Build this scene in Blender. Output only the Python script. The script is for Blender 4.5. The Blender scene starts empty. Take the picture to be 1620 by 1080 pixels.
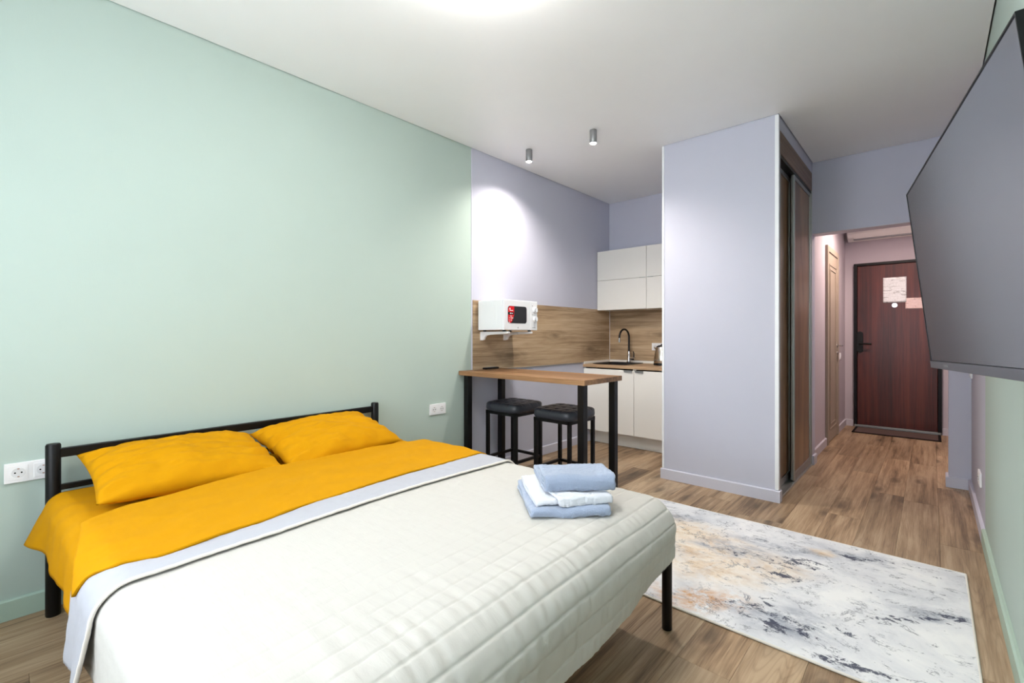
import bpy, bmesh, math, random
from mathutils import Vector, Matrix, noise
random.seed(7)
S = bpy.context.scene
C = S.collection
PI = math.pi

# ------------------------------------------------------------------ camera
# photograph taken as 1620x1080, focal length 739 px, level camera, horizon on row 529.5
F_PX, V0 = 739.0, 529.5
YAW = math.atan2(663, 739)
CAM = Vector((2.815, 0.0, 1.165))
cd = bpy.data.cameras.new('camera')
cd.sensor_fit = 'HORIZONTAL'; cd.sensor_width = 36.0
cd.lens = 36.0 * F_PX / 1620.0
cd.shift_y = -(540.0 - V0) / 1620.0
cd.clip_start = 0.02
cam = bpy.data.objects.new('camera', cd); C.objects.link(cam)
cam.location = CAM
cam.rotation_euler = (PI / 2, 0, YAW)
S.camera = cam

# ------------------------------------------------------------------ world, exposure
w = bpy.data.worlds.new('overcast_sky'); S.world = w; w.use_nodes = True
bg = w.node_tree.nodes['Background']
bg.inputs['Color'].default_value = (0.86, 0.93, 1.0, 1)
bg.inputs['Strength'].default_value = 2.3
S.view_settings.view_transform = 'Standard'
S.view_settings.look = 'None'
S.view_settings.gamma = 1.0
S.view_settings.use_curve_mapping = False
S.view_settings.exposure = 1.42
# daylight enters by the window behind the camera; the portal only guides sky sampling
pl = bpy.data.lights.new('window_rear_offscreen', 'AREA'); pl.shape = 'RECTANGLE'; pl.size = 2.3; pl.size_y = 1.9
pl.cycles.is_portal = True
po = bpy.data.objects.new('window_rear_offscreen', pl); C.objects.link(po)
po.location = (1.55, -0.76, 1.45); po.rotation_euler = (PI / 2, 0, PI)

# ------------------------------------------------------------------ materials
MATS = {}
def lin(c):
    return tuple(((v / 255) / 12.92 if v / 255 <= 0.04045 else ((v / 255 + 0.055) / 1.055) ** 2.4) for v in c) + (1,)
class NT:
    def __init__(s, name):
        s.m = bpy.data.materials.new(name); s.m.use_nodes = True
        s.t = s.m.node_tree; s.n = s.t.nodes; s.l = s.t.links
        s.b = s.n['Principled BSDF']; s.out = s.n['Material Output']
    def add(s, typ, **kw):
        n = s.n.new(typ)
        for k, v in kw.items():
            if k in n.inputs: n.inputs[k].default_value = v
            else: setattr(n, k, v)
        return n
    def link(s, a, b): s.l.new(a, b)
    def coords(s, scale=(1, 1, 1), kind='Object', rnd=False):
        tc = s.add('ShaderNodeTexCoord'); mp = s.add('ShaderNodeMapping')
        mp.inputs['Scale'].default_value = scale
        s.link(tc.outputs[kind], mp.inputs['Vector'])
        if rnd:
            oi = s.add('ShaderNodeObjectInfo'); mu = s.add('ShaderNodeMath', operation='MULTIPLY'); mu.inputs[1].default_value = 57.0
            s.link(oi.outputs['Random'], mu.inputs[0])
            cb = s.add('ShaderNodeCombineXYZ')
            for k in range(3): s.link(mu.outputs[0], cb.inputs[k])
            s.link(cb.outputs[0], mp.inputs['Location'])
        return mp.outputs['Vector']
    def noise(s, vec, scale, detail=4, rough=.55, dist=0):
        n = s.add('ShaderNodeTexNoise'); n.inputs['Scale'].default_value = scale; n.inputs['Detail'].default_value = detail
        n.inputs['Roughness'].default_value = rough; n.inputs['Distortion'].default_value = dist
        s.link(vec, n.inputs['Vector']); return n.outputs['Fac']
    def ramp(s, fac, stops):
        r = s.add('ShaderNodeValToRGB'); e = r.color_ramp.elements
        while len(e) < len(stops): e.new(0.5)
        for el, (p, c) in zip(e, stops):
            el.position = p; el.color = c if len(c) == 4 else tuple(c) + (1,)
        s.link(fac, r.inputs['Fac']); return r.outputs['Color']
    def mix(s, fac, a, b, mode='MIX'):
        m = s.add('ShaderNodeMix', data_type='RGBA', blend_type=mode)
        for sock, v in ((m.inputs[0], fac), (m.inputs[6], a), (m.inputs[7], b)):
            if hasattr(v, 'is_linked'): s.link(v, sock)
            else: sock.default_value = v
        return m.outputs[2]
    def math(s, op, a, b=0.0):
        m = s.add('ShaderNodeMath', operation=op)
        for sock, v in ((m.inputs[0], a), (m.inputs[1], b)):
            if hasattr(v, 'is_linked'): s.link(v, sock)
            else: sock.default_value = v
        return m.outputs[0]
    def bump(s, h, strength=.3, dist=.002):
        b = s.add('ShaderNodeBump'); b.inputs['Strength'].default_value = strength; b.inputs['Distance'].default_value = dist
        s.link(h, b.inputs['Height']); s.link(b.outputs[0], s.b.inputs['Normal'])
    def set(s, **kw):
        for k, v in kw.items():
            k = k.replace('_', ' ')
            if hasattr(v, 'is_linked'): s.link(v, s.b.inputs[k])
            else: s.b.inputs[k].default_value = v

def paint(name, col, rough=.6, bump=.12, scale=140, spec=.3, metal=0, var=.04):
    m = NT(name); v = m.coords()
    f = m.noise(v, scale, 3)
    f2 = m.noise(v, 3, 3)
    dark = tuple(c * (1 - var) for c in col[:3]) + (1,)
    m.set(Base_Color=m.mix(f2, dark, col), Roughness=rough, Metallic=metal)
    m.b.inputs['Specular IOR Level'].default_value = spec
    if bump: m.bump(f, bump, .0006)
    MATS[name] = m.m; return m.m
def emit(name, col, strength):
    m = NT(name); m.set(Base_Color=(.9, .9, .9, 1))
    m.b.inputs['Emission Color'].default_value = col; m.b.inputs['Emission Strength'].default_value = strength
    MATS[name] = m.m
def wallpaper(name, col):
    m = NT(name); v = m.coords((1, 1, 1))
    a = m.noise(m.coords((260, 260, 40)), 1, 2); b = m.noise(m.coords((40, 40, 300)), 1, 2)
    h = m.math('ADD', a, b)
    t = m.noise(v, 2.5, 3)
    d = tuple(c * .96 for c in col[:3]) + (1,)
    m.set(Base_Color=m.mix(t, d, col), Roughness=.72); m.b.inputs['Specular IOR Level'].default_value = .25
    m.bump(h, .18, .0008); MATS[name] = m.m
def wood(name, axis, light, mid, dark, rough=.5, rnd=True, grain=1.0, knots=.0, tone=.25, spec=.3, nrm=2):
    """grain runs along axis 0/1/2 of object space"""
    m = NT(name)
    def cs(across, along):
        sc = [across * grain] * 3; sc[axis] = along * grain
        return m.coords(tuple(sc), rnd=rnd)
    big = m.noise(cs(3.2, .55), 1.0, 4, .55, .9)
    fine = m.noise(cs(30, 1.0), 1.0, 6, .66, .35)
    fib = m.noise(cs(170, 5.0), 1.0, 3, .65)
    fld = m.noise(cs(5.0, .42), 1.0, 2, .5, .6)
    rings = m.math('ABSOLUTE', m.math('SUBTRACT', m.math('FRACT', m.math('MULTIPLY', fld, 26.0)), .5))
    rings = m.ramp(rings, [(.0, (1, 1, 1)), (.16, (.2, .2, .2)), (.3, (0, 0, 0))])
    rmask = m.ramp(m.noise(cs(2.4, .7), 1.0, 3), [(.47, (0, 0, 0)), (.62, (1, 1, 1))])
    f = m.math('ADD', m.math('MULTIPLY', big, .42), m.math('ADD', m.math('MULTIPLY', fine, .42), m.math('MULTIPLY', fib, .18)))
    col = m.ramp(f, [(.41, dark), (.505, mid), (.60, light)])
    col = m.mix(m.math('MULTIPLY', m.math('MULTIPLY', rings, rmask), .26), col, dark)
    crack = m.ramp(m.noise(cs(34, 1.1), 1.0, 5, .7, .4), [(.30, (1, 1, 1)), (.38, (0, 0, 0))])
    col = m.mix(m.math('MULTIPLY', crack, .45), col, tuple(c * .55 for c in dark[:3]) + (1,))
    if knots:
        sck = [7.0] * 3; sck[axis] = 2.2
        vk = m.coords(tuple(sck), rnd=rnd)
        nz_ = m.add('ShaderNodeTexNoise'); nz_.inputs['Scale'].default_value = 2.6; nz_.inputs['Detail'].default_value = 4; m.link(vk, nz_.inputs['Vector'])
        mv = m.add('ShaderNodeMix', data_type='VECTOR'); mv.inputs[0].default_value = .28
        m.link(vk, mv.inputs[4]); m.link(nz_.outputs['Color'], mv.inputs[5])
        vo = m.add('ShaderNodeTexVoronoi'); vo.inputs['Scale'].default_value = .72; vo.inputs['Randomness'].default_value = 1
        vo.voronoi_dimensions = '2D'       # knots lie in the plane of the board
        sx = m.add('ShaderNodeSeparateXYZ'); cx = m.add('ShaderNodeCombineXYZ'); m.link(mv.outputs[1], sx.inputs[0])
        for q_, ax_ in enumerate([i for i in range(3) if i != nrm]): m.link(sx.outputs[ax_], cx.inputs[q_])
        m.link(cx.outputs[0], vo.inputs['Vector'])
        k = m.ramp(vo.outputs['Distance'], [(.03, (1, 1, 1)), (.10, (.45, .45, .45)), (.13, (.12, .12, .12)), (.17, (.32, .32, .32)), (.26, (0, 0, 0))])
        col = m.mix(m.math('MULTIPLY', k, knots), col, tuple(c * .42 for c in dark[:3]) + (1,))
    if rnd:
        oi = m.add('ShaderNodeObjectInfo')
        tn = m.ramp(oi.outputs['Random'], [(0, (1 - tone,) * 3), (1, (1.0 + tone * .4,) * 3)])
        col = m.mix(1.0, col, tn, 'MULTIPLY')
    m.set(Base_Color=col, Roughness=rough); m.b.inputs['Specular IOR Level'].default_value = spec
    m.bump(m.math('ADD', fib, fine), .2, .0008)
    MATS[name] = m.m
def fabric(name, col, var=.08, scale=600, bump=.25, rough=.9, sheen=.2, wr=0, wsc=(9, 9, 9)):
    m = NT(name); v = m.coords()
    f = m.noise(v, scale, 2); g = m.noise(v, 5, 4)
    d = tuple(c * (1 - var) for c in col[:3]) + (1,)
    m.set(Base_Color=m.mix(g, d, col), Roughness=rough); m.b.inputs['Specular IOR Level'].default_value = .12
    m.b.inputs['Sheen Weight'].default_value = sheen
    h = m.math('MULTIPLY', f, .12)
    if wr: h = m.math('ADD', h, m.math('MULTIPLY', m.noise(m.coords(wsc), 1, 5, .6, .8), wr))
    m.bump(h, bump, .01)
    MATS[name] = m.m

GREEN = lin((181, 197, 189)); LILAC = lin((198, 199, 214))
wallpaper('green_wall', GREEN); wallpaper('lilac_wall', LILAC)
wallpaper('corridor_wall', lin((196, 186, 192)))
paint('ceiling_white', lin((244, 244, 244)), .42, .03, 40, .35)
paint('green_paint', lin((176, 198, 184)), .45, .05); paint('lilac_paint', lin((206, 206, 220)), .45, .05)
paint('corridor_paint', lin((205, 200, 208)), .45, .05)
paint('white_plastic', lin((240, 240, 242)), .35, .0, spec=.5); paint('white_trim', lin((240, 242, 246)), .4, 0)
paint('gap_black', lin((30, 30, 32)), .8, 0); paint('subfloor', lin((60, 45, 35)), .9, 0)
paint('white_laminate', lin((236, 234, 228)), .38, .02, 60, .4)
paint('black_metal', lin((8, 8, 10)), .42, .06, 300, .3); paint('black_plastic', lin((14, 14, 16)), .45, .04, 200, .4)
paint('hole_black', lin((8, 8, 8)), .9, 0); paint('socket_grey', lin((226, 226, 228)), .4, 0)
paint('aluminium', lin((178, 182, 180)), .32, .03, 90, .5, .85); paint('grey_metal', lin((150, 150, 152)), .4, .02, 90, .5, .6)
paint('chrome', lin((225, 225, 228)), .1, 0, spec=.5, metal=1); paint('steel', lin((205, 196, 184)), .2, .02, 200, .5, 1)
paint('black_leather', lin((48, 51, 59)), .36, .35, 420, .5)
paint('sink_black', lin((20, 20, 24)), .5, .12, 700, .4)
paint('beige_door', lin((168, 154, 138)), .5, .05, 90); paint('ac_white', lin((240, 236, 230)), .4, 0)
paint('sticker_red', lin((226, 18, 26)), .35, 0); paint('sticker_white', lin((245, 240, 240)), .4, 0)
paint('microwave_white', lin((242, 243, 246)), .3, 0, spec=.5); paint('microwave_glass', lin((42, 42, 44)), .18, 0, spec=.5)
paint('mat_brown', lin((96, 80, 76)), .95, .5, 300, .1); paint('mat_edge', lin((28, 25, 25)), .9, .2, 200, .1)
paint('screw_brass', lin((170, 120, 90)), .4, 0, metal=.7)
wood('floor_oak', 1, lin((196, 170, 139)), lin((167, 139, 109)), lin((116, 93, 70)), .44, True, 1.0, .75, .28)
wood('splash_oak_y', 1, lin((206, 182, 152)), lin((184, 158, 127)), lin((142, 117, 90)), .5, False, .8, .6, nrm=0)
wood('splash_oak_x', 0, lin((206, 182, 152)), lin((184, 158, 127)), lin((142, 117, 90)), .5, False, .8, .6, nrm=1)
wood('table_oak', 0, lin((172, 132, 96)), lin((150, 112, 78)), lin((108, 78, 54)), .42, False, .9)
wood('counter_oak', 0, lin((196, 166, 134)), lin((176, 146, 114)), lin((136, 108, 82)), .45, False, .9)
wood('wardrobe_wood', 2, lin((172, 140, 110)), lin((146, 115, 90)), lin((106, 82, 63)), .3, False, .9)
wood('wardrobe_wood_y', 1, lin((140, 116, 98)), lin((122, 98, 82)), lin((96, 76, 62)), .4, False, .9)
wood('door_mahogany', 2, lin((104, 46, 34)), lin((80, 32, 27)), lin((52, 19, 18)), .3, False, .45, 0, .25, .5)
fabric('mustard', lin((202, 142, 3)), .07, 900, .3, .85, 0, .34, (6, 9, 9))
fabric('cream_quilt', lin((199, 196, 190)), .03, 700, .32, .92, .1, .34, (14, 60, 30))
fabric('grey_quilt', lin((178, 179, 187)), .04, 700, .3, .92, .15, .20, (45, 45, 45))
fabric('cream_piping', lin((232, 226, 218)), .05, 500, .3)
fabric('mattress_ticking', lin((225, 222, 216)), .04, 500, .3)
fabric('towel_blue', lin((162, 175, 200)), .22, 330, 1.0, .98, .5, .25, (160, 160, 160))
fabric('towel_white', lin((222, 224, 232)), .05, 330, .8, .98, .4, .18, (160, 160, 160))
fabric('rug_backing', lin((70, 62, 58)), .1, 400, .3)
emit('lamp_glow', (1, .97, .93, 1), 20.0); emit('spot_glow', (1, .93, .85, 1), 40.0); emit('hall_glow', (1, .84, .74, 1), 25.0)
def rug_mat():
    m = NT('rug_print'); v = m.coords((1, 1, 1))
    tc = m.add('ShaderNodeTexCoord')
    nzc = m.add('ShaderNodeTexNoise'); nzc.inputs['Scale'].default_value = 4.5; nzc.inputs['Detail'].default_value = 4; m.link(v, nzc.inputs['Vector'])
    wv = m.add('ShaderNodeVectorMath', operation='MULTIPLY_ADD'); m.link(nzc.outputs['Color'], wv.inputs[0]); wv.inputs[1].default_value = (.30, .30, 0); 
    sb = m.add('ShaderNodeVectorMath', operation='SUBTRACT'); m.link(v, sb.inputs[0]); sb.inputs[1].default_value = (.15, .15, 0)
    m.link(sb.outputs[0], wv.inputs[2]); warp = wv.outputs[0]
    def blob(cx, cy, rx, ry, rot=0.0):
        mp = m.add('ShaderNodeMapping', vector_type='TEXTURE'); mp.inputs['Location'].default_value = (cx, cy, 0)
        mp.inputs['Rotation'].default_value = (0, 0, rot); mp.inputs['Scale'].default_value = (rx, ry, 100)
        m.link(warp, mp.inputs['Vector'])
        ln = m.add('ShaderNodeVectorMath', operation='LENGTH'); m.link(mp.outputs[0], ln.inputs[0])
        mr = m.add('ShaderNodeMapRange', interpolation_type='SMOOTHSTEP'); mr.inputs['From Min'].default_value = 1.0; mr.inputs['From Max'].default_value = .25
        m.link(ln.outputs['Value'], mr.inputs['Value']); return mr.outputs[0]
    def union(ms):
        r = ms[0]
        for q in ms[1:]: r = m.math('MAXIMUM', r, q)
        return r
    base = m.ramp(m.noise(v, 3.4, 7, .66, .5), [(.34, lin((206, 208, 214))), (.5, lin((228, 229, 232))), (.64, lin((240, 240, 240)))])
    warmz = union([blob(-.12, -.05, .48, .42, .3), blob(.08, .02, .36, .24, .2), blob(-.30, .15, .40, .30, 0), blob(.30, .40, .14, .08, .4)])
    warm = m.ramp(m.noise(m.coords((1, 1.5, 1)), 6.5, 8, .74, .7), [(.33, lin((196, 164, 128))), (.45, lin((226, 206, 182))), (.56, lin((240, 230, 218))), (.70, lin((226, 198, 170)))])
    col = m.mix(m.math('MULTIPLY', warmz, m.ramp(m.noise(v, 5.0, 6, .7, .5), [(.34, (.35, .35, .35)), (.55, (1, 1, 1))])), base, warm)
    och = m.math('MULTIPLY', blob(-.03, -.47, .30, .14, .5), m.ramp(m.noise(v, 9, 8, .75, .4), [(.42, (0, 0, 0)), (.58, (1, 1, 1))]))
    col = m.mix(m.math('MULTIPLY', och, .9), col, lin((204, 148, 84)))
    # soft blue-grey clouds
    gz = union([blob(-.04, .13, .30, .10, .3), blob(.12, .32, .34, .11, .15), blob(.30, -.40, .30, .18, .5), blob(.48, .47, .22, .10, -.1), blob(.75, .06, .2, .08, .3), blob(-.42, .36, .2, .1, .6)])
    gm = m.ramp(m.noise(m.coords((1.2, 2.2, 1)), 6.0, 8, .74, .5), [(.38, (0, 0, 0)), (.60, (1, 1, 1))])
    col = m.mix(m.math('MULTIPLY', m.math('MULTIPLY', gz, gm), .8), col, lin((152, 158, 172)))
    # dark navy grains and clusters, thickest at their cores
    core = union([blob(.30, -.43, .24, .12, .35), blob(.17, -.37, .16, .05, .6), blob(.24, .16, .22, .08, .35), blob(.26, -.01, .22, .06, .1), blob(.48, .465, .18, .045, -.15),
                  blob(.52, -.31, .12, .035, .3), blob(.66, -.09, .24, .035, .55), blob(.78, .07, .14, .05, .5), blob(.58, -.54, .18, .04, .2), blob(-.02, .12, .12, .04, .4)])
    dn = m.math('ADD', m.noise(m.coords((1.0, 1.5, 1)), 15.0, 10, .80, .5), m.math('MULTIPLY', core, .115))
    dk = m.ramp(dn, [(.600, (0, 0, 0)), (.640, (1, 1, 1))])
    col = m.mix(m.math('MULTIPLY', dk, .92), col, lin((62, 66, 86)))
    # thin broken veins
    vn = m.noise(m.coords((1.0, 1.6, 1)), 3.6, 9, .70, .6)
    vein = m.ramp(m.math('ABSOLUTE', m.math('SUBTRACT', vn, .5)), [(.0, (1, 1, 1)), (.006, (.8, .8, .8)), (.014, (0, 0, 0))])
    brk = m.ramp(m.noise(v, 8.0, 5, .7), [(.46, (0, 0, 0)), (.56, (1, 1, 1))])
    col = m.mix(m.math('MULTIPLY', m.math('MULTIPLY', vein, brk), .75), col, lin((92, 96, 110)))
    m.set(Base_Color=col, Roughness=.95); m.b.inputs['Specular IOR Level'].default_value = .1
    m.bump(m.noise(v, 500, 2), .5, .002); MATS['rug_print'] = m.m
rug_mat()
def glass_mat():
    m = NT('window_glass'); tr = m.add('ShaderNodeBsdfTransparent'); gl = m.add('ShaderNodeBsdfGlossy'); gl.inputs['Roughness'].default_value = .02
    mx = m.add('ShaderNodeMixShader'); mx.inputs[0].default_value = .06
    m.link(tr.outputs[0], mx.inputs[1]); m.link(gl.outputs[0], mx.inputs[2]); m.link(mx.outputs[0], m.out.inputs['Surface']); MATS['window_glass'] = m.m
glass_mat()
paint('tv_frame', lin((70, 71, 78)), .3, 0, spec=.8)
def screen_mat():
    m = NT('tv_screen'); m.set(Base_Color=lin((52, 54, 62)), Roughness=.2, IOR=3.6); m.b.inputs['Specular IOR Level'].default_value = .6
    m.bump(m.noise(m.coords(), 900, 2), .015, .0002); MATS['tv_screen'] = m.m
screen_mat()
def paper_mat(name, base, ink, cols):
    m = NT(name); v = m.coords()
    sep = m.add('ShaderNodeSeparateXYZ'); m.link(v, sep.inputs[0])
    n = m.noise(m.coords((9, 1, 30)), 1, 4, .6, 1.2)
    s1 = m.ramp(n, [(.52, (0, 0, 0)), (.62, (1, 1, 1))])
    wv = m.math('FRACT', m.math('MULTIPLY', sep.outputs[2], cols)); ln = m.math('GREATER_THAN', wv, .55)
    wd = m.math('GREATER_THAN', m.noise(m.coords((140, 1, 30)), 1, 2), .46)
    tx = m.math('MULTIPLY', m.math('MULTIPLY', ln, wd), .28)
    col = m.mix(tx, base, ink); col = m.mix(m.math('MULTIPLY', s1, .6), col, ink)
    m.set(Base_Color=col, Roughness=.2); m.b.inputs['Specular IOR Level'].default_value = .6; m.bump(n, .4, .004); MATS[name] = m.m
paper_mat('paper_notice', lin((226, 228, 230)), lin((120, 116, 116)), 90)
paper_mat('paper_slip', lin((218, 190, 184)), lin((150, 112, 108)), 110)

# ------------------------------------------------------------------ mesh builders
class MB:
    def __init__(s): s.v = []; s.f = []
    def box(s, x0, x1, y0, y1, z0, z1):
        b = len(s.v)
        s.v += [(x0, y0, z0), (x1, y0, z0), (x1, y1, z0), (x0, y1, z0), (x0, y0, z1), (x1, y0, z1), (x1, y1, z1), (x0, y1, z1)]
        s.f += [tuple(b + i for i in q) for q in ((0, 3, 2, 1), (4, 5, 6, 7), (0, 1, 5, 4), (1, 2, 6, 5), (2, 3, 7, 6), (3, 0, 4, 7))]
        return s
    def prism(s, pts, axis, lo, hi):
        """pts: 2D outline, extruded along axis from lo to hi"""
        b = len(s.v); n = len(pts)
        def P(p, h):
            return {0: (h, p[0], p[1]), 1: (p[0], h, p[1]), 2: (p[0], p[1], h)}[axis]
        s.v += [P(p, lo) for p in pts] + [P(p, hi) for p in pts]
        s.f += [tuple(b + i for i in range(n)), tuple(b + n + i for i in reversed(range(n)))]
        s.f += [(b + (i + 1) % n, b + i, b + n + i, b + n + (i + 1) % n) for i in range(n)]
        return s
    def tube(s, path, r, n=12, caps=True):
        b = len(s.v); path = [Vector(p) for p in path]; m = len(path)
        rr = r if isinstance(r, (list, tuple)) else [r] * m
        t0 = (path[1] - path[0]).normalized()
        up = Vector((0, 0, 1)) if abs(t0.z) < .9 else Vector((1, 0, 0))
        nx = t0.cross(up).normalized()
        for i, p in enumerate(path):
            t = (path[min(i + 1, m - 1)] - path[max(i - 1, 0)]).normalized()
            nx = (nx - t * nx.dot(t)).normalized(); ny = t.cross(nx)
            for k in range(n):
                a = 2 * PI * k / n; s.v.append(tuple(p + (nx * math.cos(a) + ny * math.sin(a)) * rr[i]))
        for i in range(m - 1):
            for k in range(n):
                s.f.append((b + i * n + k, b + i * n + (k + 1) % n, b + (i + 1) * n + (k + 1) % n, b + (i + 1) * n + k))
        if caps:
            s.f += [tuple(b + k for k in reversed(range(n))), tuple(b + (m - 1) * n + k for k in range(n))]
        return s
    def lathe(s, prof, cx=0, cy=0, n=28, ex=1.0, ey=1.0, caps=True):
        """prof: list of (radius, z), closed by its own end points"""
        b = len(s.v); m = len(prof)
        for r, z in prof:
            for k in range(n):
                a = 2 * PI * k / n; s.v.append((cx + ex * r * math.cos(a), cy + ey * r * math.sin(a), z))
        for i in range(m - 1):
            for k in range(n):
                s.f.append((b + i * n + k, b + i * n + (k + 1) % n, b + (i + 1) * n + (k + 1) % n, b + (i + 1) * n + k))
        if caps: s.f += [tuple(b + k for k in reversed(range(n))), tuple(b + (m - 1) * n + k for k in range(n))]
        return s
    def disc(s, c, r, axis, h, n=24):
        """short cylinder centred at c with its axis along axis (0,1,2), height h"""
        b = len(s.v); ax = axis; o = [i for i in range(3) if i != ax]
        for e in (-h / 2, h / 2):
            for k in range(n):
                a = 2 * PI * k / n; p = [0, 0, 0]; p[ax] = c[ax] + e; p[o[0]] = c[o[0]] + r * math.cos(a); p[o[1]] = c[o[1]] + r * math.sin(a)
                s.v.append(tuple(p))
        s.f += [tuple(b + k for k in range(n)), tuple(b + n + k for k in reversed(range(n)))]
        s.f += [(b + (k + 1) % n, b + k, b + n + k, b + n + (k + 1) % n) for k in range(n)]
        return s
    def grid(s, P):
        """P: 2D list of points"""
        b = len(s.v); r, c = len(P), len(P[0])
        for row in P: s.v += [tuple(p) for p in row]
        for i in range(r - 1):
            for j in range(c - 1):
                s.f.append((b + i * c + j, b + i * c + j + 1, b + (i + 1) * c + j + 1, b + (i + 1) * c + j))
        return s
    def build(s, name, mat, parent=None, smooth=False, bevel=0, seg=2, solid=0, world=False, mesh=None):
        if parent is None or world:
            if parent is None:
                xs = [p[0] for p in s.v]; ys = [p[1] for p in s.v]; zs = [p[2] for p in s.v]
                o = Vector(((min(xs) + max(xs)) / 2, (min(ys) + max(ys)) / 2, min(zs)))
                off = o
            else:
                par = parent; o = Vector((0, 0, 0)); off = Vector((0, 0, 0))
                while par: off = off + par.location; par = par.parent
        else: o = Vector((0, 0, 0)); off = o
        me = bpy.data.meshes.new(name)
        me.from_pydata([(p[0] - off[0], p[1] - off[1], p[2] - off[2]) for p in s.v], [], s.f)
        me.materials.append(MATS[mat])
        bm = bmesh.new(); bm.from_mesh(me); bmesh.ops.recalc_face_normals(bm, faces=bm.faces); bm.to_mesh(me); bm.free()
        if smooth:
            for p in me.polygons: p.use_smooth = True
        ob = bpy.data.objects.new(name, me); C.objects.link(ob); ob.location = o
        if parent: ob.parent = parent
        if solid:
            md = ob.modifiers.new('thickness', 'SOLIDIFY'); md.thickness = solid; md.offset = -1
        if bevel:
            md = ob.modifiers.new('soft_edges', 'BEVEL'); md.width = bevel; md.segments = seg; md.limit_method = 'ANGLE'; md.angle_limit = .6
            md.harden_normals = False
        if smooth == 'auto':
            md = ob.modifiers.new('split', 'EDGE_SPLIT'); md.split_angle = .7
        return ob
def tag(o, label, cat, group=None):
    o['label'] = label; o['category'] = cat
    if group: o['group'] = group
    return o
def struct(o): o['kind'] = 'structure'; return o
def thing(name, label, cat, loc=(0, 0, 0), rotz=0, group=None):
    o = bpy.data.objects.new(name, None); C.objects.link(o); o.empty_display_size = .1
    o.location = loc; o.rotation_euler = (0, 0, rotz); return tag(o, label, cat, group)
def copy_tree(o, parent=None):
    c = o.copy(); C.objects.link(c); c.parent = parent
    for ch in list(o.children): copy_tree(ch, c)
    return c
def B(*a): return MB().box(*a)
def nz(x, y, z=0.0): return noise.noise((x, y, z))
def fbm(x, y, z=0.0, o=4):
    a, s = 1.0, 0.0
    for _ in range(o): s += a * noise.noise((x, y, z)); x *= 2.03; y *= 2.03; z *= 2.03; a *= .5
    return s

# ------------------------------------------------------------------ room shell
X1, Y0, YB, YE, HC = 3.04, -0.60, 4.853, 7.38, 2.70
SPL, SPR = 2.64, 3.70            # where sage green meets lilac on the left and right wall
floor = struct(B(-.12, X1 + .12, Y0 - .15, YE + .12, -.12, -.012).build('floor', 'subfloor'))
# oak planks, each one a child of the floor; rows run along y
PW = .1807; seam0 = 2.129
rows = []
k = math.floor((0 - seam0) / PW)
while seam0 + k * PW < X1:
    a = max(0.0, seam0 + k * PW); b = min(X1, seam0 + (k + 1) * PW)
    if b - a > .01: rows.append((a, b, k))
    k += 1
fixed = {-2: 3.25, 0: 1.663, -1: 3.26, 1: 4.95, 2: 3.1, 3: 4.3}
plank_cache = {}
for a, b, k in rows:
    L = 1.285
    ph = fixed.get(k, (k * .437) % 1 * L)
    y = ph
    while y > Y0: y -= L
    while y < YE:
        lo, hi = max(y, Y0), min(y + L, YE)
        if hi - lo > .02:
            wd, ln = b - a - .0006, hi - lo - .0006
            key = (round(wd, 4), round(ln, 4))
            if key not in plank_cache:
                c = .0008; hx, hy = wd / 2, ln / 2; m = MB()
                m.v = [(-hx, -hy, -.012), (hx, -hy, -.012), (hx, hy, -.012), (-hx, hy, -.012),
                       (-hx, -hy, -c), (hx, -hy, -c), (hx, hy, -c), (-hx, hy, -c),
                       (-hx + c, -hy + c, 0), (hx - c, -hy + c, 0), (hx - c, hy - c, 0), (-hx + c, hy - c, 0)]
                m.f = [(0, 3, 2, 1), (8, 9, 10, 11)]
                for q in range(4):
                    r = (q + 1) % 4; m.f += [(q, r, 4 + r, 4 + q), (4 + q, 4 + r, 8 + r, 8 + q)]
                o = m.build('plank', 'floor_oak', floor); plank_cache[key] = o.data
            else:
                o = bpy.data.objects.new('plank', plank_cache[key]); C.objects.link(o); o.parent = floor
            # the floor object's own origin is taken off, so planks lie at room level
            o.location = Vector(((a + b) / 2, (lo + hi) / 2, 0)) - floor.location
        y += L
# stretch ceiling: a membrane kept a few millimetres clear of the walls, under the slab
HT, GP = 2.80, .007
cm = MB().box(GP, X1 - GP, Y0, 3.655 - GP, HC, HC + .004).box(GP, 1.19 - GP, 3.655 - GP, YB - GP, HC, HC + .004)
cm.box(2.022 + GP, X1 - GP, 3.655 - GP, 4.905 - GP, HC, HC + .004).box(1.985, X1, 5.04, YE, HC, HC + .004)
cm.box(-.12, X1 + .12, Y0 - .15, YE + .12, HT, HT + .1)
struct(cm.build('ceiling', 'ceiling_white'))
struct(B(-.12, 0, Y0, SPL, -.012, HT).build('wall_left', 'green_wall'))
struct(B(-.12, 0, SPL, YB, -.012, HT).build('wall_kitchen_side', 'lilac_wall'))
struct(B(-.12, 1.985, YB, YB + .12, -.012, HT).build('wall_kitchen_back', 'lilac_wall'))
struct(B(1.19, 2.022, 3.655, 3.715, -.012, HT).box(1.19, 1.25, 3.715, YB, -.012, HT).box(1.25, 2.022, 3.715, 4.905, 2.61, HT).build('wall_partition', 'lilac_wall'))
struct(B(1.985, X1, 4.905, 5.04, 2.07, HT).box(2.915, X1, 4.905, 5.04, -.012, 2.07).box(1.965, 2.022, 4.905, 5.04, -.012, 2.07).build('wall_doorway', 'lilac_wall'))
struct(B(1.87, 1.985, YB + .12, YE, -.012, HT).build('wall_corridor', 'corridor_wall'))
struct(B(1.87, X1 + .12, YE, YE + .12, -.012, HT).build('wall_entrance', 'corridor_wall'))
struct(B(X1, X1 + .12, Y0, SPR, -.012, HT).build('wall_right', 'green_wall'))
struct(B(X1, X1 + .12, SPR, YE, -.012, HT).build('wall_right_corridor', 'lilac_wall'))
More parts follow.
